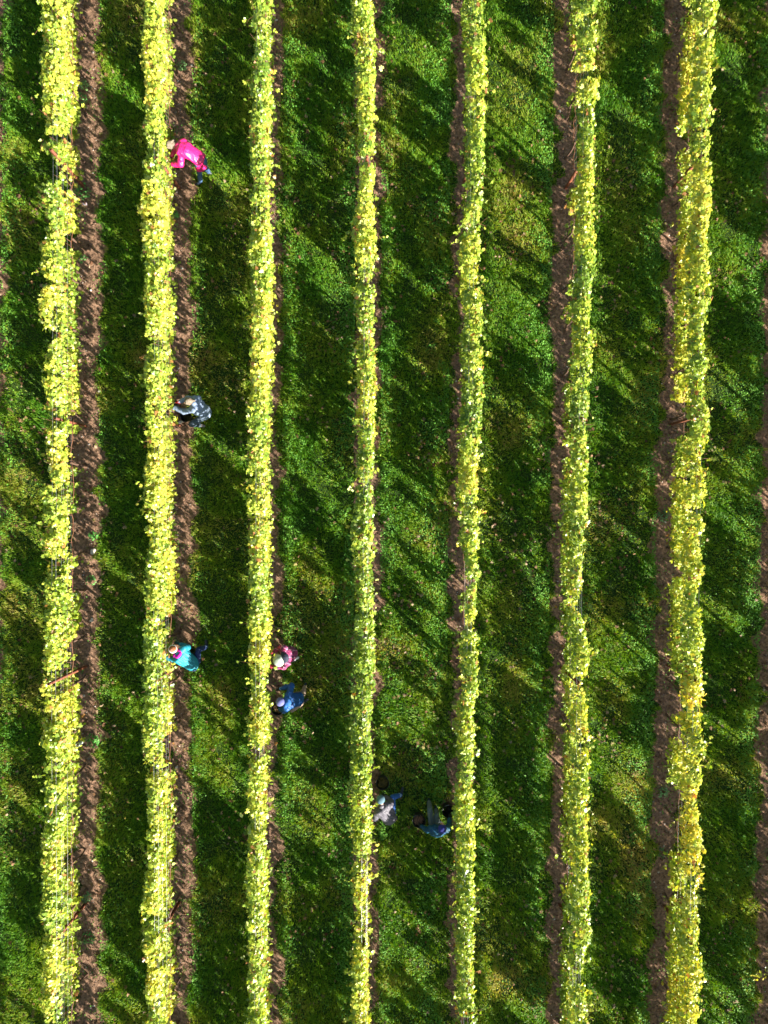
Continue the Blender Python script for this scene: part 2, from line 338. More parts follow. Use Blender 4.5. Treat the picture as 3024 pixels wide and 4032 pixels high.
POSTV = {r: [-215, 735, 1678, 2624, 3562, 4500] for r in BASE}
TL = ['beyond the left edge', 'nearest the left edge, seen bare in a gap', 'beside the pink raincoat picker', 'beside the plaid jacketed picker',
      'of the middle row, bared near its lower end', 'beside the empty black bucket', 'beside the two pale green vine guards', 'of the rightmost whole row', 'at the right edge of the view', 'farthest beyond the right edge']
def trellis(r):
    root = empty('trellis', (float(base_x(r, 0)), 0, 0)); tag(root, 'rusty steel posts and thin wires ' + TL[r], 'trellis', 'trellises carrying the vine rows')
    tops = []
    for v in POSTV[r]:
        y0 = -(v + random.uniform(-12, 12) - 2016) * MPX; x0 = float(base_x(r, y0))
        l, rr = canopy(r, y0); xt = x0 * .6 + .2 * float(l + rr); yt = y0 + random.uniform(-.03, .03)
        if r == 1 and v == 735: b = at(330, 735); t = at(199, 588, 1.97); x0, y0, xt, yt = b.x, b.y, t.x, t.y
        hh = 1.97 if (r == 1 and v in (735, 2624)) else 1.70
        b = np.array((x0, y0, -.1)); t = np.array((xt, yt, hh))
        # open C-section: web and two lips
        V = []; F = []
        prof = [(-.036, -.026), (.036, -.026), (.036, .026), (.022, .026), (.022, -.019), (-.022, -.019), (-.022, .026), (-.036, .026)]
        for p in (b, t): V += [(p[0] + a, p[1] + c, p[2]) for a, c in prof]
        F = [(i, (i+1) % 8, 8 + (i+1) % 8, 8 + i) for i in range(8)]
        V = np.array(V); F = np.array(F + [(8, 9, 12, 13), (9, 10, 11, 12), (8, 13, 14, 15)])
        me = np_mesh('post', V, F); link('post', me, M_RUST, root); tops.append((b, t))
    tops.sort(key=lambda p: p[0][1])
    for z, off in ((.85, .0), (1.15, .05), (1.15, -.05), (1.5, .07), (1.5, -.07), (1.72, .05), (1.72, -.05)):
        pts = []
        for b, t in tops:
            p = b + (t - b) * (z + .1) / 2.07; pts.append((p[0] + off, p[1], z))
        V, F = tubes([(pts, [.0022]*len(pts))], 4); link('wire', np_mesh('wire', V, F), M_WIRE, root)
for r in BASE:
    vine_row(r); trellis(r)

# ------------------------------------------------------------------ grass, ground cover, litter, stones
def grass():
    n = 1500000; x = RNG.uniform(-11.6, 11.6, n); y = RNG.uniform(-14.9, 14.9, n)
    s = soil_mask(x, y); dn = fbm(x * 2.2, y * 2.2, 31, 4)
    worn = fbm(x * .8, y * .5, 77, 3)
    ax = x*0
    keep = (RNG.random(n) > s * 1.0 * (dn < .70)) & (RNG.random(n) < np.clip(.5 + (dn - .3) * 2.0 - (worn - .60).clip(0) * 3.2, .32, 1))
    keep &= ~((s > .6) & (RNG.random(n) < .93))
    x, y, dn, worn = x[keep], y[keep], dn[keep], worn[keep]; n = len(x)
    h = RNG.uniform(.04, .09, n) * (.6 + 1.0 * dn); wd = RNG.uniform(.0045, .0095, n)
    cl = fbm(x * 5, y * 5, 35, 2) * 12.6
    th = cl + RNG.normal(0, 1.1, n); lean = np.abs(RNG.normal(.6, .35, n))
    dx = np.cos(th); dy = np.sin(th); z = ground_z(x, y)
    px = -dy * wd; py = dx * wd
    V = np.empty((n, 5, 3)); k = np.stack
    V[:, 0] = k([x - px, y - py, z - .01], 1); V[:, 1] = k([x + px, y + py, z - .01], 1)
    mx = x + dx * h * lean * .4; my = y + dy * h * lean * .4; mz = z + h * .65
    V[:, 2] = k([mx - px * .7, my - py * .7, mz], 1); V[:, 3] = k([mx + px * .7, my + py * .7, mz], 1)
    V[:, 4] = k([x + dx * h * lean * 1.25, y + dy * h * lean * 1.25, z + h * .85], 1)
    b = np.arange(n)[:, None] * 5
    F = np.concatenate([b + [0, 1, 3], b + [0, 3, 2], b + [2, 3, 4]])
    t = fbm(x * .9, y * .9, 51, 3) + sum(a * np.exp(-((x - cx) / sx)**2 - ((y - cy) / sy)**2) for cx, cy, sx, sy, a in ((6.7, -8.4, .5, 1.9, .42), (6.2, -5.2, .35, 1.2, .25), (3.6, -3.6, .4, .9, .2), (6.1, 5.6, .3, .8, .25), (3.1, 1.5, .25, 2.5, .12))) + RNG.normal(0, .15, n) + (worn - .5) * .5
    C = np.stack([np.interp(t, [.2, .5, .8, 1], a) for a in ([.078, .19, .35, .50], [.25, .37, .43, .42], [.012, .016, .04, .13])], 1)
    me = np_mesh('grass', V.reshape(-1, 3), F, np.repeat(C, 5, 0)); o = link('grass', me, M_GRASS)
    tag(o, 'short green grass growing in the alleys between the vine rows', 'grass', kind='stuff')
grass()
ROUND = [(0, -.5), (.42, -.3), (.5, .1), (.25, .5), (-.25, .5), (-.5, .1), (-.42, -.3)]
def cover():
    P = []
    for r, side, wid, dens in ((1, 1, .25, .25), (2, 1, .2, .35), (3, 1, .3, .5), (4, -1, .30, .9), (4, 1, .25, .5), (5, -1, .42, 1), (6, -1, .36, .9), (6, 1, .2, .3), (7, -1, .42, 1), (8, -1, .42, 1), (0, 1, .3, .6)):
        n = int(17000 * dens); y = RNG.uniform(-14.8, 14.8, n); x = base_x(r, y) + side * (.40 + np.abs(RNG.normal(0, wid, n)) - .05)
        kk = fbm(x * 1.6, y * 1.1, 90 + r, 4) > .50 - .06 * dens
        P.append(np.stack([x, y], 1)[kk])
    n = 60000; y = RNG.uniform(-14.8, 14.8, n); x = RNG.uniform(-11.5, 11.5, n)       # seedlings in the soil
    kk = (fbm(x * 2.1, y * 1.7, 97, 4) > .565); P.append(np.stack([x, y], 1)[kk])
    P = np.concatenate(P); n = len(P); z = ground_z(P[:, 0], P[:, 1]) + RNG.uniform(.01, .07, n)
    N = RNG.normal(0, .38, (n, 3)) + [0, 0, 1]
    t = fbm(P[:, 0] * 1.3, P[:, 1] * 1.3, 99, 2)[:, None] + RNG.normal(0, .12, (n, 1))
    C = np.array([.06, .18, .028]) * (1 - t) * 1.4 + np.array([.16, .36, .05]) * t * 1.2
    o = scatter('ground_cover', np.column_stack([P, z]), N, RNG.uniform(0, 6.3, n), RNG.uniform(.018, .042, n), np.clip(C, 0, 1), ROUND, .2, M_WEED)
    tag(o, 'low small leaved weeds spreading along the edges of the soil strips', 'weeds', kind='stuff')
cover()
def litter():
    n = 16000; x = RNG.uniform(-11.4, 11.4, n); y = RNG.uniform(-14.7, 14.7, n)
    kk = fbm(x * 1.1, y * 1.1, 120, 3) + RNG.normal(0, .1, n) + .16 * (soil_mask(x, y) > .3) > .58; x = x[kk]; y = y[kk]
    s = soil_mask(x, y); z = ground_z(x, y) + np.where(s > .5, .03, .06); n = len(x)
    N = RNG.normal(0, .45, (n, 3)) + [0, 0, 1]
    pal = np.array([(.30, .16, .07), (.42, .24, .12), (.22, .10, .05), (.36, .30, .10), (.50, .36, .22)])
    C = pal[RNG.integers(0, 5, n)] * RNG.uniform(.3, .8, (n, 1))
    o = scatter('fallen_leaves', np.column_stack([x, y, z]), N, RNG.uniform(0, 6.3, n), RNG.uniform(.05, .11, n), C, VINE, .5, M_DRY)
    tag(o, 'brown and tan fallen vine leaves scattered over grass and soil', 'fallen leaves', kind='stuff')
    # twigs and straw on the soil
    segs = []
    for _ in range(16000):
        yy = random.uniform(-14.5, 14.5); r = random.randint(0, 8); xx = float(base_x(r, yy)) + random.gauss(0, .28)
        a = random.uniform(0, 6.3); L = random.uniform(.04, .16); p = Vector((xx, yy, .025)); d = Vector((math.cos(a), math.sin(a), random.uniform(-.1, .25)))*L
        segs.append(([p, p + d*.5 + Vector((random.gauss(0, .01), random.gauss(0, .01), .005)), p + d], [.0028, .0024, .0015]))
    V, F = tubes(segs, 3)
    o = link('twigs', np_mesh('twigs', V, F), simple('straw', (.33, .22, .13), .8, .4, 3, 0))
    tag(o, 'dry straw and broken cane bits lying on the soil strips', 'twigs', kind='stuff')
    # pebbles
    n = 15000; r = RNG.integers(0, 9, n); y = RNG.uniform(-14.5, 14.5, n)
    x = np.array([float(base_x(int(a), b)) for a, b in zip(r, y)]) + RNG.normal(0, .2, n); sz = RNG.lognormal(-4.6, .5, n).clip(.004, .035)
    ico = []; import bmesh
    bm = bmesh.new(); bmesh.ops.create_icosphere(bm, subdivisions=1, radius=1); iv = np.array([v.co[:] for v in bm.verts]); fi = np.array([[v.index for v in f.verts] for f in bm.faces]); bm.free()
    V = iv[None] * (1 + RNG.normal(0, .16, (n, len(iv), 1))) * sz[:, None, None] * np.array([1.2, 1, .6]) + np.stack([x, y, ground_z(x, y) + .012 + sz*.3], 1)[:, None]
    F = (np.arange(n)[:, None, None] * len(iv) + fi[None]).reshape(-1, 3)
    C = np.array([.42, .37, .33]) * RNG.uniform(.4, 1.5, (n, 1)); cl = RNG.random(n) < .8; C[cl] = np.array([.22, .135, .09]) * RNG.uniform(.35, 1.5, (cl.sum(), 1))
    me = np_mesh('gravel', V.reshape(-1, 3), F, np.repeat(np.clip(C, 0, .85), len(iv), 0)); o = link('gravel', me, leafy('pebble', 0, .8, .3))
    tag(o, 'small pale pebbles and clods lying on the soil strips', 'gravel', kind='stuff')
litter()

# ------------------------------------------------------------------ solid shapes for people and gear
import bmesh
UP = Vector((0, 0, 1))
def basis(z, x=None):
    z = Vector(z).normalized(); x = Vector(x) if x is not None else (Vector((1, 0, 0)) if abs(z.x) < .8 else Vector((0, 1, 0)))
    y = z.cross(x).normalized(); x = y.cross(z).normalized()
    return Matrix((x, y, z)).transposed()
class Blob:
    """a union of tapered limbs and ellipsoids, fused into one continuous skin"""
    def __init__(s): s.V = []; s.F = []
    def _add(s, rings, closed_pts):
        b = len(s.V); n = len(rings[0]); s.V.append(closed_pts[0])
        for r in rings: s.V += r
        s.V.append(closed_pts[1]); top = len(s.V) - 1
        for i in range(n): s.F.append((b, b+1+(i+1) % n, b+1+i))
        for k in range(len(rings)-1):
            o = b+1+k*n
            for i in range(n): s.F.append((o+i, o+(i+1) % n, o+n+(i+1) % n, o+n+i))
        o = b+1+(len(rings)-1)*n
        for i in range(n): s.F.append((o+i, o+(i+1) % n, top))
    def limb(s, a, ra, b, rb, n=12):
        a = Vector(a); b = Vector(b); d = b - a; B = basis(d); rings = []
        dn = d.normalized()
        for k in range(1, 4):
            t = k*math.pi/8; rings.append([a - dn*ra*math.cos(t) + B @ Vector((math.cos(q)*ra*math.sin(t), math.sin(q)*ra*math.sin(t), 0)) for q in [2*math.pi*i/n for i in range(n)]])
        for f in (0, 1):
            c = a.lerp(b, f); r = ra + (rb-ra)*f
            rings.append([c + B @ Vector((math.cos(q)*r, math.sin(q)*r, 0)) for q in [2*math.pi*i/n for i in range(n)]])
        for k in range(3, 0, -1):
            t = k*math.pi/8; rings.append([b + dn*rb*math.cos(t) + B @ Vector((math.cos(q)*rb*math.sin(t), math.sin(q)*rb*math.sin(t), 0)) for q in [2*math.pi*i/n for i in range(n)]])
        s._add(rings, (a - dn*ra, b + dn*rb)); return s
    def chain(s, pts):
        for (a, ra), (b, rb) in zip(pts, pts[1:]): s.limb(a, ra, b, rb)
        return s
    def ball(s, c, rad, z=UP, x=None, n=16, m=9):
        B = basis(z, x); c = Vector(c); rings = []
        for k in range(1, m):
            t = math.pi*k/m; rings.append([c + B @ Vector((math.cos(q)*rad[0]*math.sin(t), math.sin(q)*rad[1]*math.sin(t), -math.cos(t)*rad[2])) for q in [2*math.pi*i/n for i in range(n)]])
        s._add(rings, (c - B @ Vector((0, 0, rad[2])), c + B @ Vector((0, 0, rad[2])))); return s
    def build(s, name, mat, parent, voxel=.012, smooth=3, wrinkle=0, wscale=.08):
        me = bpy.data.meshes.new(name); me.from_pydata([tuple(v) for v in s.V], [], s.F); me.update()
        o = bpy.data.objects.new(name, me); COL.objects.link(o)
        r = o.modifiers.new('r', 'REMESH'); r.mode = 'VOXEL'; r.voxel_size = voxel; r.use_smooth_shade = True
        if smooth:
            sm = o.modifiers.new('s', 'SMOOTH'); sm.iterations = smooth; sm.factor = .5
        dg = bpy.context.evaluated_depsgraph_get(); new = bpy.data.meshes.new_from_object(o.evaluated_get(dg))
        bpy.data.objects.remove(o); bpy.data.meshes.remove(me)
        if wrinkle:
            n = len(new.vertices); co_ = np.empty(n*3, np.float32); new.vertices.foreach_get('co', co_); co_ = co_.reshape(-1, 3)
            no = np.empty(n*3, np.float32); new.vertices.foreach_get('normal', no); no = no.reshape(-1, 3)
            p = co_ / wscale; w = fbm(p[:, 0] + .7*p[:, 2], p[:, 1] - .6*p[:, 2], 5, 3)
            w2 = 1 - np.abs(fbm(p[:, 0]*.9 + p[:, 1]*.9, p[:, 1]*.35 - p[:, 2]*.8, 9, 3) - .5) * 5
            d = (w - .5) * wrinkle * 1.4 + w2.clip(-.2, 1) * wrinkle * .5
            new.vertices.foreach_set('co', (co_ + no * d[:, None]).astype(np.float32).ravel())
        new.name = name; new.update()
        return link(name, new, mat, parent, True)
def lathe(name, prof, mat, parent=None, c=(0, 0, 0), z=UP, n=40, jitter=0):
    B = basis(z); V = []; F = []; c = Vector(c)
    for r, h in prof:
        for i in range(n):
            q = 2*math.pi*i/n; rr = r * (1 + jitter*math.cos(i*math.pi)); V.append(c + B @ Vector((math.cos(q)*rr, math.sin(q)*rr, h)))
    for k in range(len(prof)-1):
        for i in range(n): F.append((k*n+i, k*n+(i+1) % n, (k+1)*n+(i+1) % n, (k+1)*n+i))
    F.append(tuple(range(n))[::-1]); F.append(tuple((len(prof)-1)*n+i for i in range(n)))
    me = bpy.data.meshes.new(name); me.from_pydata([tuple(v) for v in V], [], F); me.update()
    return link(name, me, mat, parent, True)
def cloth(name, col, rough=.75, var=.12, scale=90, spec=.3): return simple(name, col, rough, var, scale, .35, 0, spec, .002)
SKIN = simple('skin', (.52, .30, .21), .55, .08, 60, .1)
GLOVE = cloth('glove_knit', (.012, .016, .018), .8)
EYE = simple('eye', (.05, .04, .04), .2, .05, 20, 0)
RED = simple('red_plastic', (.55, .02, .02), .4, .1, 20, 0)
STEEL = simple('blade_steel', (.5, .5, .5), .3, .1, 20, 0, metal=1)
BOOT = cloth('boot_rubber', (.012, .02, .04), .45, spec=.5)
SOLE = simple('shoe_sole', (.10, .09, .08), .8, .2, 40, .2)
def plaid(name, base, line, dark):
    m, n, l, b = new_mat(name); tc = n.new('ShaderNodeTexCoord'); sp = n.new('ShaderNodeSeparateXYZ')
    mp = n.new('ShaderNodeMapping'); mp.inputs['Rotation'].default_value = (0, 0, .5); l.new(tc.outputs['Object'], mp.inputs['Vector']); l.new(mp.outputs[0], sp.inputs[0])
    def stripe(sock, period, width):
        a = n.new('ShaderNodeMath'); a.operation = 'MODULO'; a.inputs[1].default_value = period
        ad = n.new('ShaderNodeMath'); ad.operation = 'ADD'; ad.inputs[1].default_value = 50; l.new(sock, ad.inputs[0]); l.new(ad.outputs[0], a.inputs[0])
        c = n.new('ShaderNodeMath'); c.operation = 'LESS_THAN'; c.inputs[1].default_value = width; l.new(a.outputs[0], c.inputs[0]); return c.outputs[0]
    col = None; cur = n.new('ShaderNodeRGB'); cur.outputs[0].default_value = (*base, 1); col = cur.outputs[0]
    for ax in (0, 1):
        for per, wd, cc, f in ((.15, .06, dark, .55), (.15, .012, line, .7)):
            mx = n.new('ShaderNodeMix'); mx.data_type = 'RGBA'; mx.inputs[7].default_value = (*cc, 1)
            s = stripe(sp.outputs[ax], per, wd); ml = n.new('ShaderNodeMath'); ml.operation = 'MULTIPLY'; ml.inputs[1].default_value = f
            l.new(s, ml.inputs[0]); l.new(ml.outputs[0], mx.inputs[0]); l.new(col, mx.inputs[6]); col = mx.outputs[2]
    l.new(col, b.inputs['Base Color']); b.inputs['Roughness'].default_value = .8; return m
HAIRS = {'brown': (.10, .055, .03), 'grey': (.24, .19, .14), 'red': (.32, .12, .05), 'dark': (.03, .02, .018)}
def hair_mat(k):
    m, n, l, b = new_mat('hair_' + k); tc = n.new('ShaderNodeTexCoord'); w = n.new('ShaderNodeTexWave'); w.inputs['Scale'].default_value = 22; w.inputs['Distortion'].default_value = 7; w.inputs['Detail'].default_value = 3
    l.new(tc.outputs['Object'], w.inputs[0]); r = n.new('ShaderNodeValToRGB'); c = HAIRS[k]
    r.color_ramp.elements[0].color = (c[0]*.45, c[1]*.45, c[2]*.45, 1); r.color_ramp.elements[1].color = (c[0]*1.5, c[1]*1.5, c[2]*1.5, 1)
    l.new(w.outputs['Fac'], r.inputs[0]); l.new(r.outputs[0], b.inputs['Base Color']); b.inputs['Roughness'].default_value = .45
    bp = n.new('ShaderNodeBump'); bp.inputs['Distance'].default_value = .006; l.new(w.outputs['Fac'], bp.inputs['Height']); l.new(bp.outputs[0], b.inputs['Normal']); return m

def hand(b, wrist, d, palm_n, side, curl=.5, g=1.0):
    """five fingers closing towards palm_n; side=+1/-1 puts the thumb left or right"""
    d = Vector(d).normalized(); nrm = Vector(palm_n); nrm = (nrm - d*nrm.dot(d)).normalized(); ac = d.cross(nrm).normalized() * side
    w = Vector(wrist); pc = w + d*.05
    b.limb(w, .024*g, w + d*.035, .028*g)
    for k in (-1.5, -.5, .5, 1.5): b.limb(w + d*.03 + ac*k*.013, .013*g, w + d*.085 + ac*k*.020, .0115*g)
    for k, L in ((-1.5, .062), (-.5, .078), (.5, .084), (1.5, .074)):
        p = w + d*.085 + ac*k*.021; a = 0; r = .0095*g
        for j in range(3):
            a += curl * (1 + .12*k*(.5 if j else 1)); q = p + (d*math.cos(a) + nrm*math.sin(a)) * L * (.45, .32, .23)[j]
            b.limb(p, r, q, r*.88, 8); p = q; r *= .88
    p = w + d*.03 + ac*.028; q = p + (d*.6 + ac*.75 + nrm*.25).normalized()*.038; e = q + (d*.8 + ac*.1 + nrm*.6).normalized()*.032
    b.limb(p, .014*g, q, .011*g, 8).limb(q, .011*g, e, .0095*g, 8)

def person(label, J, jacket, trousers, hair='brown', shoe=BOOT, glove=GLOVE, headgear=None, hood=None, scarf=None, cuff=None, sock=None, coat=0, bulk=1.0):
    """J: joints in metres, 'up' and 'face' = head axes, 'belly' = the way the chest faces"""
    J = {k: Vector(v) for k, v in J.items()}
    hip = J['hip']; neck = J['neck']; hd = J['head']; up = J['up'].normalized(); fc = J['face']; fc = (fc - up*fc.dot(up)).normalized(); ear = up.cross(fc)
    base = (J['anL'] + J['anR'])/2; base.z = 0
    root = empty('person', base); tag(root, label, 'person', 'pickers harvesting along the vine rows')
    sp = neck - hip; bel = J['belly']; bel = (bel - sp.normalized()*bel.dot(sp.normalized())).normalized(); lat = sp.normalized().cross(bel)
    arch = -bel
    def torso(b, f, low=0.0):
        K = ((0, .150, .120, .0), (.2, .152, .116, .02), (.42, .155, .112, .035), (.65, .178, .115, .035), (.88, .180, .095, .015))
        for t in np.linspace(0 - low, .88, 15):
            w, dp, off = (float(np.interp(t, [k[0] for k in K], [k[i] for k in K])) for i in (1, 2, 3))
            if t < 0: w *= 1 + .25*t
            b.ball(hip.lerp(neck, float(t)) + arch*off, (w*f, dp*f, .075), sp, lat)
        b.limb(J['shL'].lerp(neck, .3), .075*f, J['shR'].lerp(neck, .3), .075*f)
        b.limb(neck.lerp(hip, .12), .085*f, neck, .06*f)
    # ---- body
    b = Blob(); torso(b, .88)
    hr = .078
    b.ball(hd + up*.02, (.076, .094, .098), up, ear); b.ball(hd - up*.045 + fc*.018, (.058, .068, .072), up, ear)
    b.limb(hd + fc*.088 - up*.0, .010, hd + fc*.105 - up*.028, .014, 8)
    b.ball(hd + fc*.078 - up*.062, (.026, .012, .009), up, ear)
    b.ball(hd + fc*.062 - up*.095, (.026, .022, .018), up, ear)
    for s in (1, -1): b.ball(hd + ear*s*.080 - fc*.008 - up*.012, (.010, .019, .030), up, ear)
    b.limb(hd - up*.06 - fc*.02, .052, neck, .058)
    for s in 'LR':
        sh, el, ha = J['sh'+s], J['el'+s], J['ha'+s]; b.limb(sh, .050, el, .038).limb(el, .038, ha, .026)
        hp, kn, an, to = J['hp'+s], J['kn'+s], J['an'+s], J['to'+s]
        b.limb(hp, .078, kn, .052).limb(kn, .052, kn.lerp(an, .35), .054).limb(kn.lerp(an, .35), .054, an, .034).limb(an, .034, to, .028)
        hand(b, ha, (ha-el), J.get('palm', Vector((0, 0, -1))), 1 if s == 'L' else -1, .55, .92)
    bod = b.build('body', SKIN, root, .0075, 2)
    for s in (1, -1):
        e = Blob().ball(hd + fc*.082 + ear*s*.031 + up*.004, (.0125, .010, .009), up, ear).build('eye', EYE, bod, .004, 1)
        e.parent = root; e.matrix_parent_inverse = Matrix.Translation(-base)
    # ---- jacket with sleeves and hem
    b = Blob(); torso(b, 1.1*bulk, .10)
    for s in 'LR':
        sh, el, ha = J['sh'+s], J['el'+s], J['ha'+s]; b.limb(sh, .078*bulk, el, .062*bulk).limb(el, .060*bulk, el.lerp(ha, .9), .043*bulk)
    if coat:
        for t in np.linspace(0, 1, 8):
            q = hip.lerp((J['knL'] + J['knR'])/2, .60*float(t)); b.ball(q, (.172 + .03*t, .13 + .02*t, .06), hip - (J['knL'] + J['knR'])/2, lat)
    b.build('jacket', jacket, root, .010, 2, .022, .085)
    if cuff:
        for s in 'LR':
            el, ha = J['el'+s], J['ha'+s]; Blob().limb(el.lerp(ha, .86), .046, el.lerp(ha, .98), .042).build('cuff', cuff, root, .006, 1)
    # ---- trousers
    b = Blob(); b.ball(hip, (.158, .128, .13), sp, lat)
    for s in 'LR':
        hp, kn, an = J['hp'+s], J['kn'+s], J['an'+s]
        b.limb(hp, .098, kn, .070).limb(kn, .070, kn.lerp(an, .4), .066).limb(kn.lerp(an, .4), .066, kn.lerp(an, .93), .054)
    b.build('trousers', trousers, root, .010, 3, .010, .07)
    for s in 'LR':
        an, to, kn = J['an'+s], J['to'+s], J['kn'+s]
        b = Blob().limb(kn.lerp(an, .86), .050, an, .048).limb(an, .046, to, .038).ball(an - UP*0, (.045, .045, .045)); b.build('shoe', shoe, root, .007, 2)
        if sock: Blob().limb(kn.lerp(an, .70), .061, kn.lerp(an, .88), .056).build('sock', sock, root, .007, 1)
        if glove:
            b = Blob(); hand(b, J['ha'+s], (J['ha'+s]-J['el'+s]), J.get('palm', Vector((0, 0, -1))), 1 if s == 'L' else -1, .55, 1.12); b.build('glove', glove, root, .0045, 1)
    # ---- hair
    b = Blob(); b.ball(hd + up*.028 - fc*.016, (.088, .098, .098), up, ear); b.ball(hd - up*.03 - fc*.055, (.074, .05, .085), up, ear)
    for i in range(26):
        a = random.uniform(-2.5, 2.5); q = (-fc*math.cos(a) + ear*math.sin(a)); p = hd + up*random.uniform(-.02, .09) + q*.075
        b.limb(p, .016, p - up*.035 + q*.012, .011, 6)
    if hair in ('grey', 'brown'): b.limb(hd - fc*.09 + up*.01, .035, hd - fc*.15 - up*.04, .022)
    b.build('hair', hair_mat(hair), root, .006, 2, .006, .02)
    if headgear:
        kind, hm = headgear
        if kind == 'beanie':
            prof = [(.084, .005), (.104, -.004), (.109, .012), (.110, .040), (.104, .050), (.107, .058), (.103, .085), (.088, .112), (.064, .132), (.034, .143), (.006, .146)]
            lathe('beanie', prof, hm, root, hd + up*.005 - fc*.012, (up*.95 - fc*.3), 56, .012)
        elif kind == 'band':
            lathe('headband', [(.099, -.02), (.104, -.018), (.106, .01), (.104, .035), (.099, .037)], hm, root, hd + up*.03 - fc*.012, (up*.9 - fc*.45), 40)
        elif kind == 'hat':
            lathe('sun_hat', [(.155, -.022), (.160, -.016), (.118, .014), (.108, .03), (.104, .075), (.088, .105), (.05, .118), (.01, .12)], hm, root, hd + up*.015 - fc*.01, (up*.97 - fc*.2), 40, .015)
    if hood:
        Blob().limb(neck - fc*.03 + lat*.09 + UP*.03, .055, neck - fc*.03 - lat*.09 + UP*.03, .055).ball(neck - fc*.09 + UP*.02, (.12, .09, .07), UP, lat).build('hood', hood, root, .009, 2, .01, .05)
    if scarf:
        b = Blob()
        for i in range(14):
            a = 2*math.pi*i/14; a2 = a + 2*math.pi/14; B = basis(up, ear); c = neck + up*.03
            b.limb(c + B @ Vector((math.cos(a)*.085, math.sin(a)*.085, .012*math.sin(3*a))), .036, c + B @ Vector((math.cos(a2)*.085, math.sin(a2)*.085, .012*math.sin(3*a2))), .036, 8)
        b.limb(neck + fc*.08 + lat*.05, .034, neck + fc*.05 - lat*.12 - UP*.04, .03); b.build('scarf', scarf, root, .008, 1, .008, .03)
    return root

def crop(u0, v0, sc): return lambda x, y, z: at(u0 + x/sc, v0 + y/sc, z)
# -------- pink coat, bending into the vines
A = crop(500, 480, 3.456)
person('person in a bright pink raincoat bending over into the vines', dict(
    hip=A(985, 500, .90), neck=A(690, 330, 1.13), head=A(598, 318, 1.13), up=(-.9, .05, .35), face=(-.35, -.5, -.9), belly=(-.1, -.3, -1),
    shL=A(735, 430, 1.06), shR=A(775, 272, 1.08), elL=A(735, 575, .88), haL=A(610, 580, .80), elR=A(660, 360, .82), haR=A(610, 470, .78),
    hpL=A(965, 560, .86), hpR=A(1035, 520, .86), knL=A(985, 680, .48), knR=A(1062, 610, .50), anL=A(1000, 815, .09), anR=A(1110, 680, .09), toL=A(945, 850, .05), toR=A(1140, 700, .05)),
    simple('pink_raincoat', (.74, .010, .17), .45, .08, 14, .2, 0, 1, .004), cloth('blue_denim', (.06, .12, .24)), 'grey', coat=.22, bulk=1.12)
# -------- slate jacket, squatting
B_ = crop(580, 1480, 4.88)
person('person with grey hair in a slate blue jacket squatting over a bucket by the vines', dict(
    hip=B_(1110, 720, .50), neck=B_(900, 540, .95), head=B_(800, 490, 1.0), up=(-.5, .1, .85), face=(-.85, -.1, -.45), belly=(-.6, .1, -.7),
    shL=B_(880, 650, .86), shR=B_(975, 440, .86), elL=B_(700, 690, .72), haL=B_(495, 600, .72), elR=B_(760, 440, .70), haR=B_(600, 510, .72),
    hpL=B_(1060, 800, .46), hpR=B_(1130, 620, .46), knL=B_(845, 930, .48), knR=B_(930, 560, .50), anL=B_(1010, 950, .10), anR=B_(1100, 640, .10), toL=B_(1090, 965, .05), toR=B_(1000, 600, .05)),
    cloth('slate_jacket', (.19, .25, .36), .6), cloth('grey_trousers', (.055, .08, .11)), 'grey', shoe=cloth('pale_shoe', (.25, .22, .22)), bulk=1.08)
# -------- teal jacket, magenta scarf
C_ = crop(600, 2480, 5.53)
person('person in a teal jacket and magenta scarf with a white headband squatting at the vines', dict(
    hip=C_(880, 740, .52), neck=C_(560, 520, .98), head=C_(450, 425, 1.04), up=(-.35, .3, .9), face=(-.7, -.3, -.4), belly=(-.5, .2, -.7),
    shL=C_(560, 640, .90), shR=C_(690, 400, .92), elL=C_(440, 640, .78), haL=C_(270, 600, .80), elR=C_(780, 380, .76), haR=C_(590, 310, .78),
    hpL=C_(900, 820, .46), hpR=C_(970, 680, .46), knL=C_(800, 560, .50), knR=C_(1000, 430, .52), anL=C_(960, 560, .10), anR=C_(1180, 370, .12), toL=C_(870, 600, .05), toR=C_(1165, 240, .06)),
    cloth('teal_jacket', (.02, .23, .31), .5), cloth('navy_jeans', (.018, .035, .11)), 'red', headgear=('band', cloth('white_knit', (.75, .72, .70))), scarf=cloth('magenta_scarf', (.50, .015, .38)), sock=cloth('pale_denim', (.22, .32, .55)), glove=cloth('teal_glove', (.02, .08, .09)), bulk=1.08)
# -------- plaid jacket, pale hat
D_ = crop(1020, 2480, 5.82)
person('person in a purple plaid jacket and pale hat reaching into the vines', dict(
    hip=D_(745, 540, .50), neck=D_(540, 640, .94), head=D_(440, 705, .99), up=(-.45, -.1, .88), face=(-.9, -.2, -.4), belly=(-.7, -.2, -.6),
    shL=D_(650, 770, .86), shR=D_(580, 430, .86), elL=D_(560, 860, .76), haL=D_(330, 840, .78), elR=D_(470, 420, .74), haR=D_(340, 490, .74),
    hpL=D_(740, 620, .46), hpR=D_(720, 480, .46), knL=D_(560, 760, .48), knR=D_(540, 470, .48), anL=D_(790, 680, .10), anR=D_(720, 400, .10), toL=D_(890, 640, .06), toR=D_(640, 420, .05)),
    plaid('plaid_wool', (.36, .04, .14), (.75, .35, .45), (.06, .03, .09)), cloth('black_trousers', (.02, .02, .03)), 'dark', headgear=('hat', cloth('pale_cotton', (.40, .46, .40))), hood=cloth('dark_collar', (.03, .035, .06)), shoe=cloth('white_trainer', (.75, .73, .76)), glove=cloth('red_glove', (.30, .03, .05)), bulk=1.1)
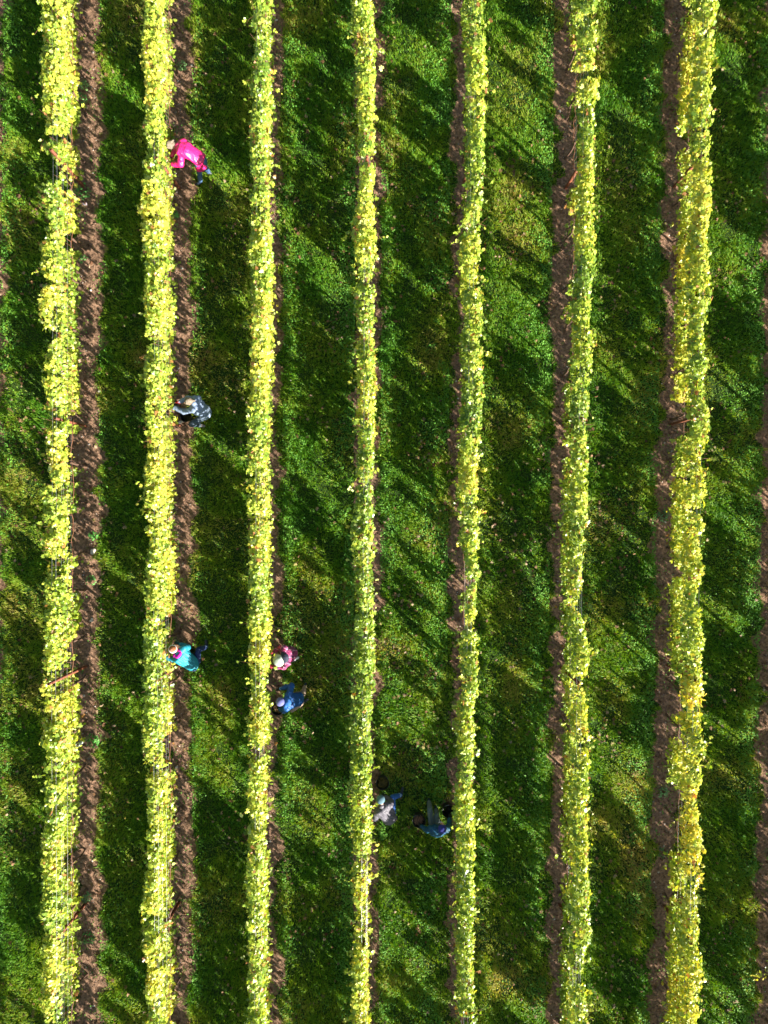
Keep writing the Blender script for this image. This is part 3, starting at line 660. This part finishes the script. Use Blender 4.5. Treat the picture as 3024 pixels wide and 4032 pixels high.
# -------- blue hood, periwinkle beanie
person('person in a blue hooded jacket and beanie crouching over a bucket, tan trousers', dict(
    hip=D_(890, 1590, .50), neck=D_(600, 1640, .92), head=D_(490, 1640, .97), up=(-.5, -.05, .86), face=(-.9, -.1, -.4), belly=(-.7, 0, -.6),
    shL=D_(640, 1790, .85), shR=D_(700, 1450, .85), elL=D_(590, 1860, .66), haL=D_(470, 1800, .48), elR=D_(750, 1270, .72), haR=D_(490, 1350, .70),
    hpL=D_(890, 1700, .46), hpR=D_(880, 1500, .46), knL=D_(760, 1830, .48), knR=D_(1000, 1470, .30), anL=D_(1010, 1660, .10), anR=D_(1045, 1300, .09), toL=D_(1110, 1590, .05), toR=D_(1065, 1240, .05)),
    cloth('blue_anorak', (.015, .085, .27), .5), cloth('tan_trousers', (.32, .24, .18)), 'dark', headgear=('beanie', cloth('periwinkle_knit', (.13, .14, .33))), hood=cloth('blue_hood', (.02, .11, .33)), cuff=cloth('light_blue_cuff', (.25, .50, .75)), shoe=BOOT, bulk=1.12)
# -------- dark grey jacket, grey blue beanie
F_ = crop(1400, 3000, 6.38)
person('person in a dark grey jacket and grey blue beanie kneeling by the middle vine row', dict(
    hip=F_(850, 1400, .52), neck=F_(650, 1100, .92), head=F_(620, 925, .99), up=(-.15, .35, .92), face=(-.6, .6, -.4), belly=(-.5, .5, -.6),
    shL=F_(540, 1290, .84), shR=F_(850, 1080, .86), elL=F_(510, 1420, .68), haL=F_(330, 1420, .70), elR=F_(900, 1000, .62), haR=F_(750, 880, .55),
    hpL=F_(760, 1450, .44), hpR=F_(920, 1330, .44), knL=F_(590, 1200, .30), knR=F_(930, 890, .48), anL=F_(680, 1420, .08), anR=F_(1140, 830, .14), toL=F_(760, 1470, .05), toR=F_(1180, 660, .06)),
    cloth('charcoal_jacket', (.105, .10, .125), .55), cloth('blue_jeans', (.03, .11, .38)), 'dark', headgear=('beanie', cloth('grey_blue_knit', (.09, .17, .22))), sock=cloth('white_sock', (.5, .6, .75)), bulk=1.2)
# -------- teal jacket, navy beanie, facing up the slope
G_ = crop(1580, 3080, 5.925)
person('person in a dark teal jacket and navy beanie squatting between two black buckets', dict(
    hip=G_(800, 1130, .44), neck=G_(900, 1090, .90), head=G_(955, 1045, 1.02), up=(.05, -.12, .99), face=(.1, 1, -.3), belly=(.0, .9, -.2),
    shL=G_(700, 1080, .84), shR=G_(1060, 1110, .82), elL=G_(610, 1120, .62), haL=G_(470, 1020, .50), elR=G_(1120, 1000, .62), haR=G_(1130, 840, .50),
    hpL=G_(730, 1060, .42), hpR=G_(880, 1060, .42), knL=G_(670, 640, .50), knR=G_(830, 790, .46), anL=G_(650, 460, .10), anR=G_(810, 640, .10), toL=G_(640, 400, .05), toR=G_(800, 560, .05)),
    cloth('dark_teal_jacket', (.01, .07, .13), .55), cloth('grey_green_trousers', (.13, .16, .17)), 'brown', headgear=('beanie', cloth('navy_knit', (.03, .035, .22))), shoe=cloth('green_boot', (.02, .04, .035)), bulk=1.12)

# ------------------------------------------------------------------ buckets, grapes, tools
BLK = simple('black_plastic', (.012, .013, .015), .38, .3, 12, .1)
GRP = leafy('grape_skin', .1, .3, .5)
def bucket(label, p, r=.165, h=.31, tilt=(0, 0, 1), hdir=0):
    root = empty('bucket', (p.x, p.y, 0)); tag(root, label, 'bucket', 'black harvest buckets standing by the pickers')
    z = Vector(tilt).normalized(); c = Vector((p.x, p.y, .02))
    prof = [(r*.02, .0), (r*.78, 0), (r*.80, .01), (r*.97, h-.03), (r*1.03, h-.03), (r*1.05, h-.005), (r*1.03, h), (r*.975, h), (r*.95, h-.03), (r*.76, .012), (r*.02, .011)]
    lathe('bucket_shell', prof, BLK, root, c, z)
    B = basis(z); pts = []
    for t in np.linspace(0, math.pi, 15):
        q = Vector((math.cos(t)*r*1.06*math.cos(hdir) - math.sin(t)*r*1.0*math.sin(hdir)*1, math.cos(t)*r*1.06*math.sin(hdir) + math.sin(t)*r*1.0*math.cos(hdir), h - .02 + .01*math.sin(t)))
        pts.append(c + B @ q)
    V, F = tubes([(pts, [.0035]*len(pts))], 6); link('handle', np_mesh('handle', V, F, smooth=True), M_WIRE, root)
    return root, c, z
def fill(label, c, r, h, base, name='grapes'):
    V = []; F = []; C = []
    bm = bmesh.new(); bmesh.ops.create_icosphere(bm, subdivisions=1, radius=1); iv = np.array([v.co[:] for v in bm.verts]); fi = np.array([[v.index for v in f.verts] for f in bm.faces]); bm.free()
    pos = []; col = []
    for _ in range(34):                      # bunches of berries, tapering
        a = random.uniform(0, 6.3); q = math.sqrt(random.random())*r*.72; bc = Vector((c.x + q*math.cos(a), c.y + q*math.sin(a), c.z + h + random.uniform(-.03, .03)))
        d = Vector((random.gauss(0, 1), random.gauss(0, 1), random.gauss(0, .3))).normalized(); k = np.array(base)*random.uniform(.6, 1.4)
        for i in range(26):
            t = random.random(); s = .024*(1 - .7*t)
            pos.append(bc + d*t*.09 + Vector((random.gauss(0, s), random.gauss(0, s), random.gauss(0, s*.7)))); col.append(k*random.uniform(.6, 1.4))
    pos = [p for p in pos if (p.x-c.x)**2 + (p.y-c.y)**2 < (r*.86)**2]; col = col[:len(pos)]; n = len(pos)
    P = np.array([list(p) for p in pos]); V = iv[None]*.0098 + P[:, None]; F = (np.arange(n)[:, None, None]*len(iv) + fi[None]).reshape(-1, 3)
    me = np_mesh(name, V.reshape(-1, 3), F, np.repeat(np.clip(np.array(col), 0, 1), len(iv), 0), True)
    tag(link(name, me, GRP), label, 'grapes', kind='stuff')
root, c, z = bucket('black bucket under the knee of the slate blue jacketed picker', B_(790, 800, 0), .15, .27, hdir=1)
fill('a few picked grapes in the bucket below the slate blue jacketed picker', c, .13, .07, (.10, .10, .03))
root, c, z = bucket('black bucket between the legs of the teal jacketed picker with magenta scarf', C_(905, 480, 0), .14, .27, hdir=2)
fill('green grapes in the bucket of the picker with the magenta scarf', c, .12, .12, (.16, .17, .05))
root, c, z = bucket('black bucket below the beanie of the blue hooded picker, half full', D_(470, 1740, 0), .165, .31, hdir=.3)
fill('brownish grapes in the bucket of the blue hooded picker', c, .15, .21, (.24, .15, .07))
p = at(1400 + 680/6.38, 3000 + 540/6.38, .3); root, c, z = bucket('full black bucket standing above the grey blue beanie, against the middle vine row', Vector((p.x, p.y, 0)), .168, .30, hdir=2.6)
fill('olive brown grapes filling the bucket above the grey blue beanie', c, .155, .22, (.17, .13, .035))
p = G_(415, 905, .3); root, c, z = bucket('black bucket of sunlit brown grapes left of the navy beanie picker', Vector((p.x, p.y, 0)), .168, .31, hdir=-.6)
fill('brown sunlit grapes in the bucket left of the navy beanie picker', c, .155, .22, (.42, .22, .12))
p = G_(1110, 690, .34); bucket('empty black bucket right of the navy beanie picker, against the vines', Vector((p.x, p.y, 0)), .165, .33, hdir=1.5)
def shears(label, p, d):
    root = empty('pruning_shears', p); tag(root, label, 'shears', 'red pruning shears in gloved hands'); d = Vector(d).normalized(); s = d.cross(UP).normalized()
    for k in (-1, 1):
        Blob().limb(p, .008, p - d*.05 + s*k*.018, .009, 8).limb(p - d*.05 + s*k*.018, .009, p - d*.12 + s*k*.022, .008, 8).build('handle', RED, root, .004, 1)
    Blob().limb(p, .007, p + d*.03, .009, 8).limb(p + d*.03, .009, p + d*.07, .003, 8).build('blade', STEEL, root, .003, 1)
shears('red handled shears held by the pink raincoat picker', A(600, 505, .80), (-1, .1, 0))
shears('red handled shears held by the slate blue jacketed picker', B_(540, 515, .76), (-1, 0, 0))

# vine guards: grey green mesh tubes round young vines
for u, v, h, lb in ((349, 2901, .72, 'grey green vine guard tube leaning from the soil beside the leftmost vine row'),
                    (2223, 2563, .5, 'pale vine guard at a vine foot near the right, well above the bottom edge'),
                    (2208, 3925, .5, 'pale green vine guard at the left foot of a vine row, touching the bottom edge')):
    p = at(u, v); r = .045
    root = empty('vine_guard', p); tag(root, lb, 'vine guard', 'pale vine guards at the foot of vines')
    lathe('tube', [(r, 0), (r, h*.5), (r*1.12, h*.5), (r*1.12, h*.5+.012), (r, h*.5+.012), (r, h), (r*.93, h), (r*.93, h*.3), (.002, h*.3)], M_GUARD, root, p, (random.uniform(-.08, .08), random.uniform(-.08, .08), 1), 20)
    tp = [(p.x, p.y, -.03), (p.x+.01, p.y, h*.6), (p.x+.02, p.y+.02, h+.2)]; V, F = tubes([(tp, [.012, .010, .007])], 6); link('stem', np_mesh('stem', V, F, smooth=True), M_BARK, root)
# larger stones on the soil
M_ST2 = simple('pale_stone', (.55, .49, .43), .8, .25, 30, .4)
k = 0
for u, v, s, lb in ((714, 1662, .055, 'round pale stone on the soil below the slate blue jacketed picker'), (352, 1752, .03, 'small white stone left of the soil edge beside the leftmost vine row'),
                    (368, 2170, .07, 'tan stone with a knobbly shape on the leftmost soil strip, the largest there'), (362, 2442, .045, 'white stone on the leftmost soil strip, below the tan knobbly stone'),
                    (391, 1538, .045, 'pale stone on the leftmost soil strip, the topmost of them'), (695, 3018, .045, 'pale stone on the soil strip right of the second vine row, lower half')):
    p = at(u, v); bb = Blob(); 
    for i in range(5): bb.ball(p + Vector((random.gauss(0, s*.3), random.gauss(0, s*.3), s*.25)), (s*.8, s*.6, s*.45), UP + Vector((random.gauss(0, .3), random.gauss(0, .3), 0)))
    o = bb.build('stone', M_ST2, None, .008, 2, .006, .03); tag(o, lb, 'stone', 'larger stones on the soil strips')
# small scrap of pale film on the soil
V = []; F = []
p = at(335, 803, .04); g = 7
for i in range(g):
    for j in range(g): V.append((p.x + (i-3)*.018 + .01*math.sin(j*2), p.y + (j-3)*.012, p.z + .02*vnoise(i*.7, j*.9, 3) + .0))
for i in range(g-1):
    for j in range(g-1): F.append((i*g+j, (i+1)*g+j, (i+1)*g+j+1, i*g+j+1))
me = bpy.data.meshes.new('plastic_scrap'); me.from_pydata([tuple(map(float, v)) for v in V], [], F); o = link('plastic_scrap', me, simple('pale_film', (.6, .5, .55), .3, .1, 30, .1))
sd = o.modifiers.new('t', 'SOLIDIFY'); sd.thickness = .002
tag(o, 'crumpled pinkish plastic scrap on the leftmost soil strip below the leaning post', 'plastic scrap')
# weed plants growing on the soil strips
WL = [(0, -.5), (.16, -.3), (.26, .0), (.2, .3), (0, .55), (-.2, .3), (-.26, 0), (-.16, -.3)]
def weed(u, v, R, n, lb, col=(.07, .17, .045)):
    p = at(u, v); P = []; N = []
    root = empty('weed_plant', p); tag(root, lb, 'weed', 'leafy weeds on the soil strips')
    for i in range(n):
        a = random.uniform(0, 6.3); q = math.sqrt(random.random())*R; P.append((p.x + q*math.cos(a), p.y + q*math.sin(a), .03 + (R-q)*.5 + random.uniform(0, .03))); N.append((math.cos(a)*.5 + random.gauss(0, .25), math.sin(a)*.5 + random.gauss(0, .25), 1))
    C = np.array(col) * RNG.uniform(1.0, 2.6, (n, 1)); scatter('foliage', np.array(P), np.array(N), RNG.uniform(0, 6.3, n), RNG.uniform(.03, .075, n), C, WL, .3, M_WEED, root)
    V, F = tubes([([(p.x, p.y, -.01), (p.x + (q[0]-p.x)*.5, p.y + (q[1]-p.y)*.5, q[2]*.7), q], [.003, .0025, .0015]) for q in P[::3]], 4); link('stem', np_mesh('stem', V, F), M_CANE, root)
weed(717, 262, .15, 70, 'pale leafy weed on the soil above the pink raincoat picker', (.12, .22, .08))
weed(336, 340, .14, 60, 'pale weed clump on the leftmost soil strip, above the leaning post', (.13, .24, .08))
weed(320, 390, .16, 60, 'dark green weed on the leftmost soil strip, just below the pale clump')
weed(325, 757, .24, 110, 'broad weed clump at the foot of the leaning post on the leftmost soil strip', (.06, .20, .04))
weed(692, 848, .11, 45, 'small weed on the soil below the pink raincoat picker', (.09, .24, .05))
weed(327, 1020, .13, 50, 'narrow weed on the leftmost soil strip, upper half, below the film scrap')
weed(368, 2110, .13, 50, 'weed clump on the leftmost soil strip just above the tan knobbly stone', (.08, .24, .05))
weed(360, 2285, .14, 45, 'flat spread weed on the leftmost soil strip just below the tan knobbly stone')
weed(365, 2915, .19, 90, 'bright weed beside the grey green vine guard tube', (.07, .21, .04))
weed(340, 3530, .15, 60, 'weed clump on the leftmost soil strip near the bottom, at a post', (.10, .20, .08))
weed(350, 3690, .18, 70, 'lowest weed clump on the leftmost soil strip', (.07, .19, .05))
weed(2603, 3353, .16, 34, 'dark rosette weed with long leaves on the soil left of the rightmost whole row', (.05, .13, .05))
weed(2610, 2030, .16, 50, 'bluish weed on the soil left of the rightmost whole row, upper half', (.06, .14, .06))
weed(2610, 3120, .15, 55, 'lit weed on the soil left of the rightmost whole row, above the dark rosette', (.12, .22, .09))
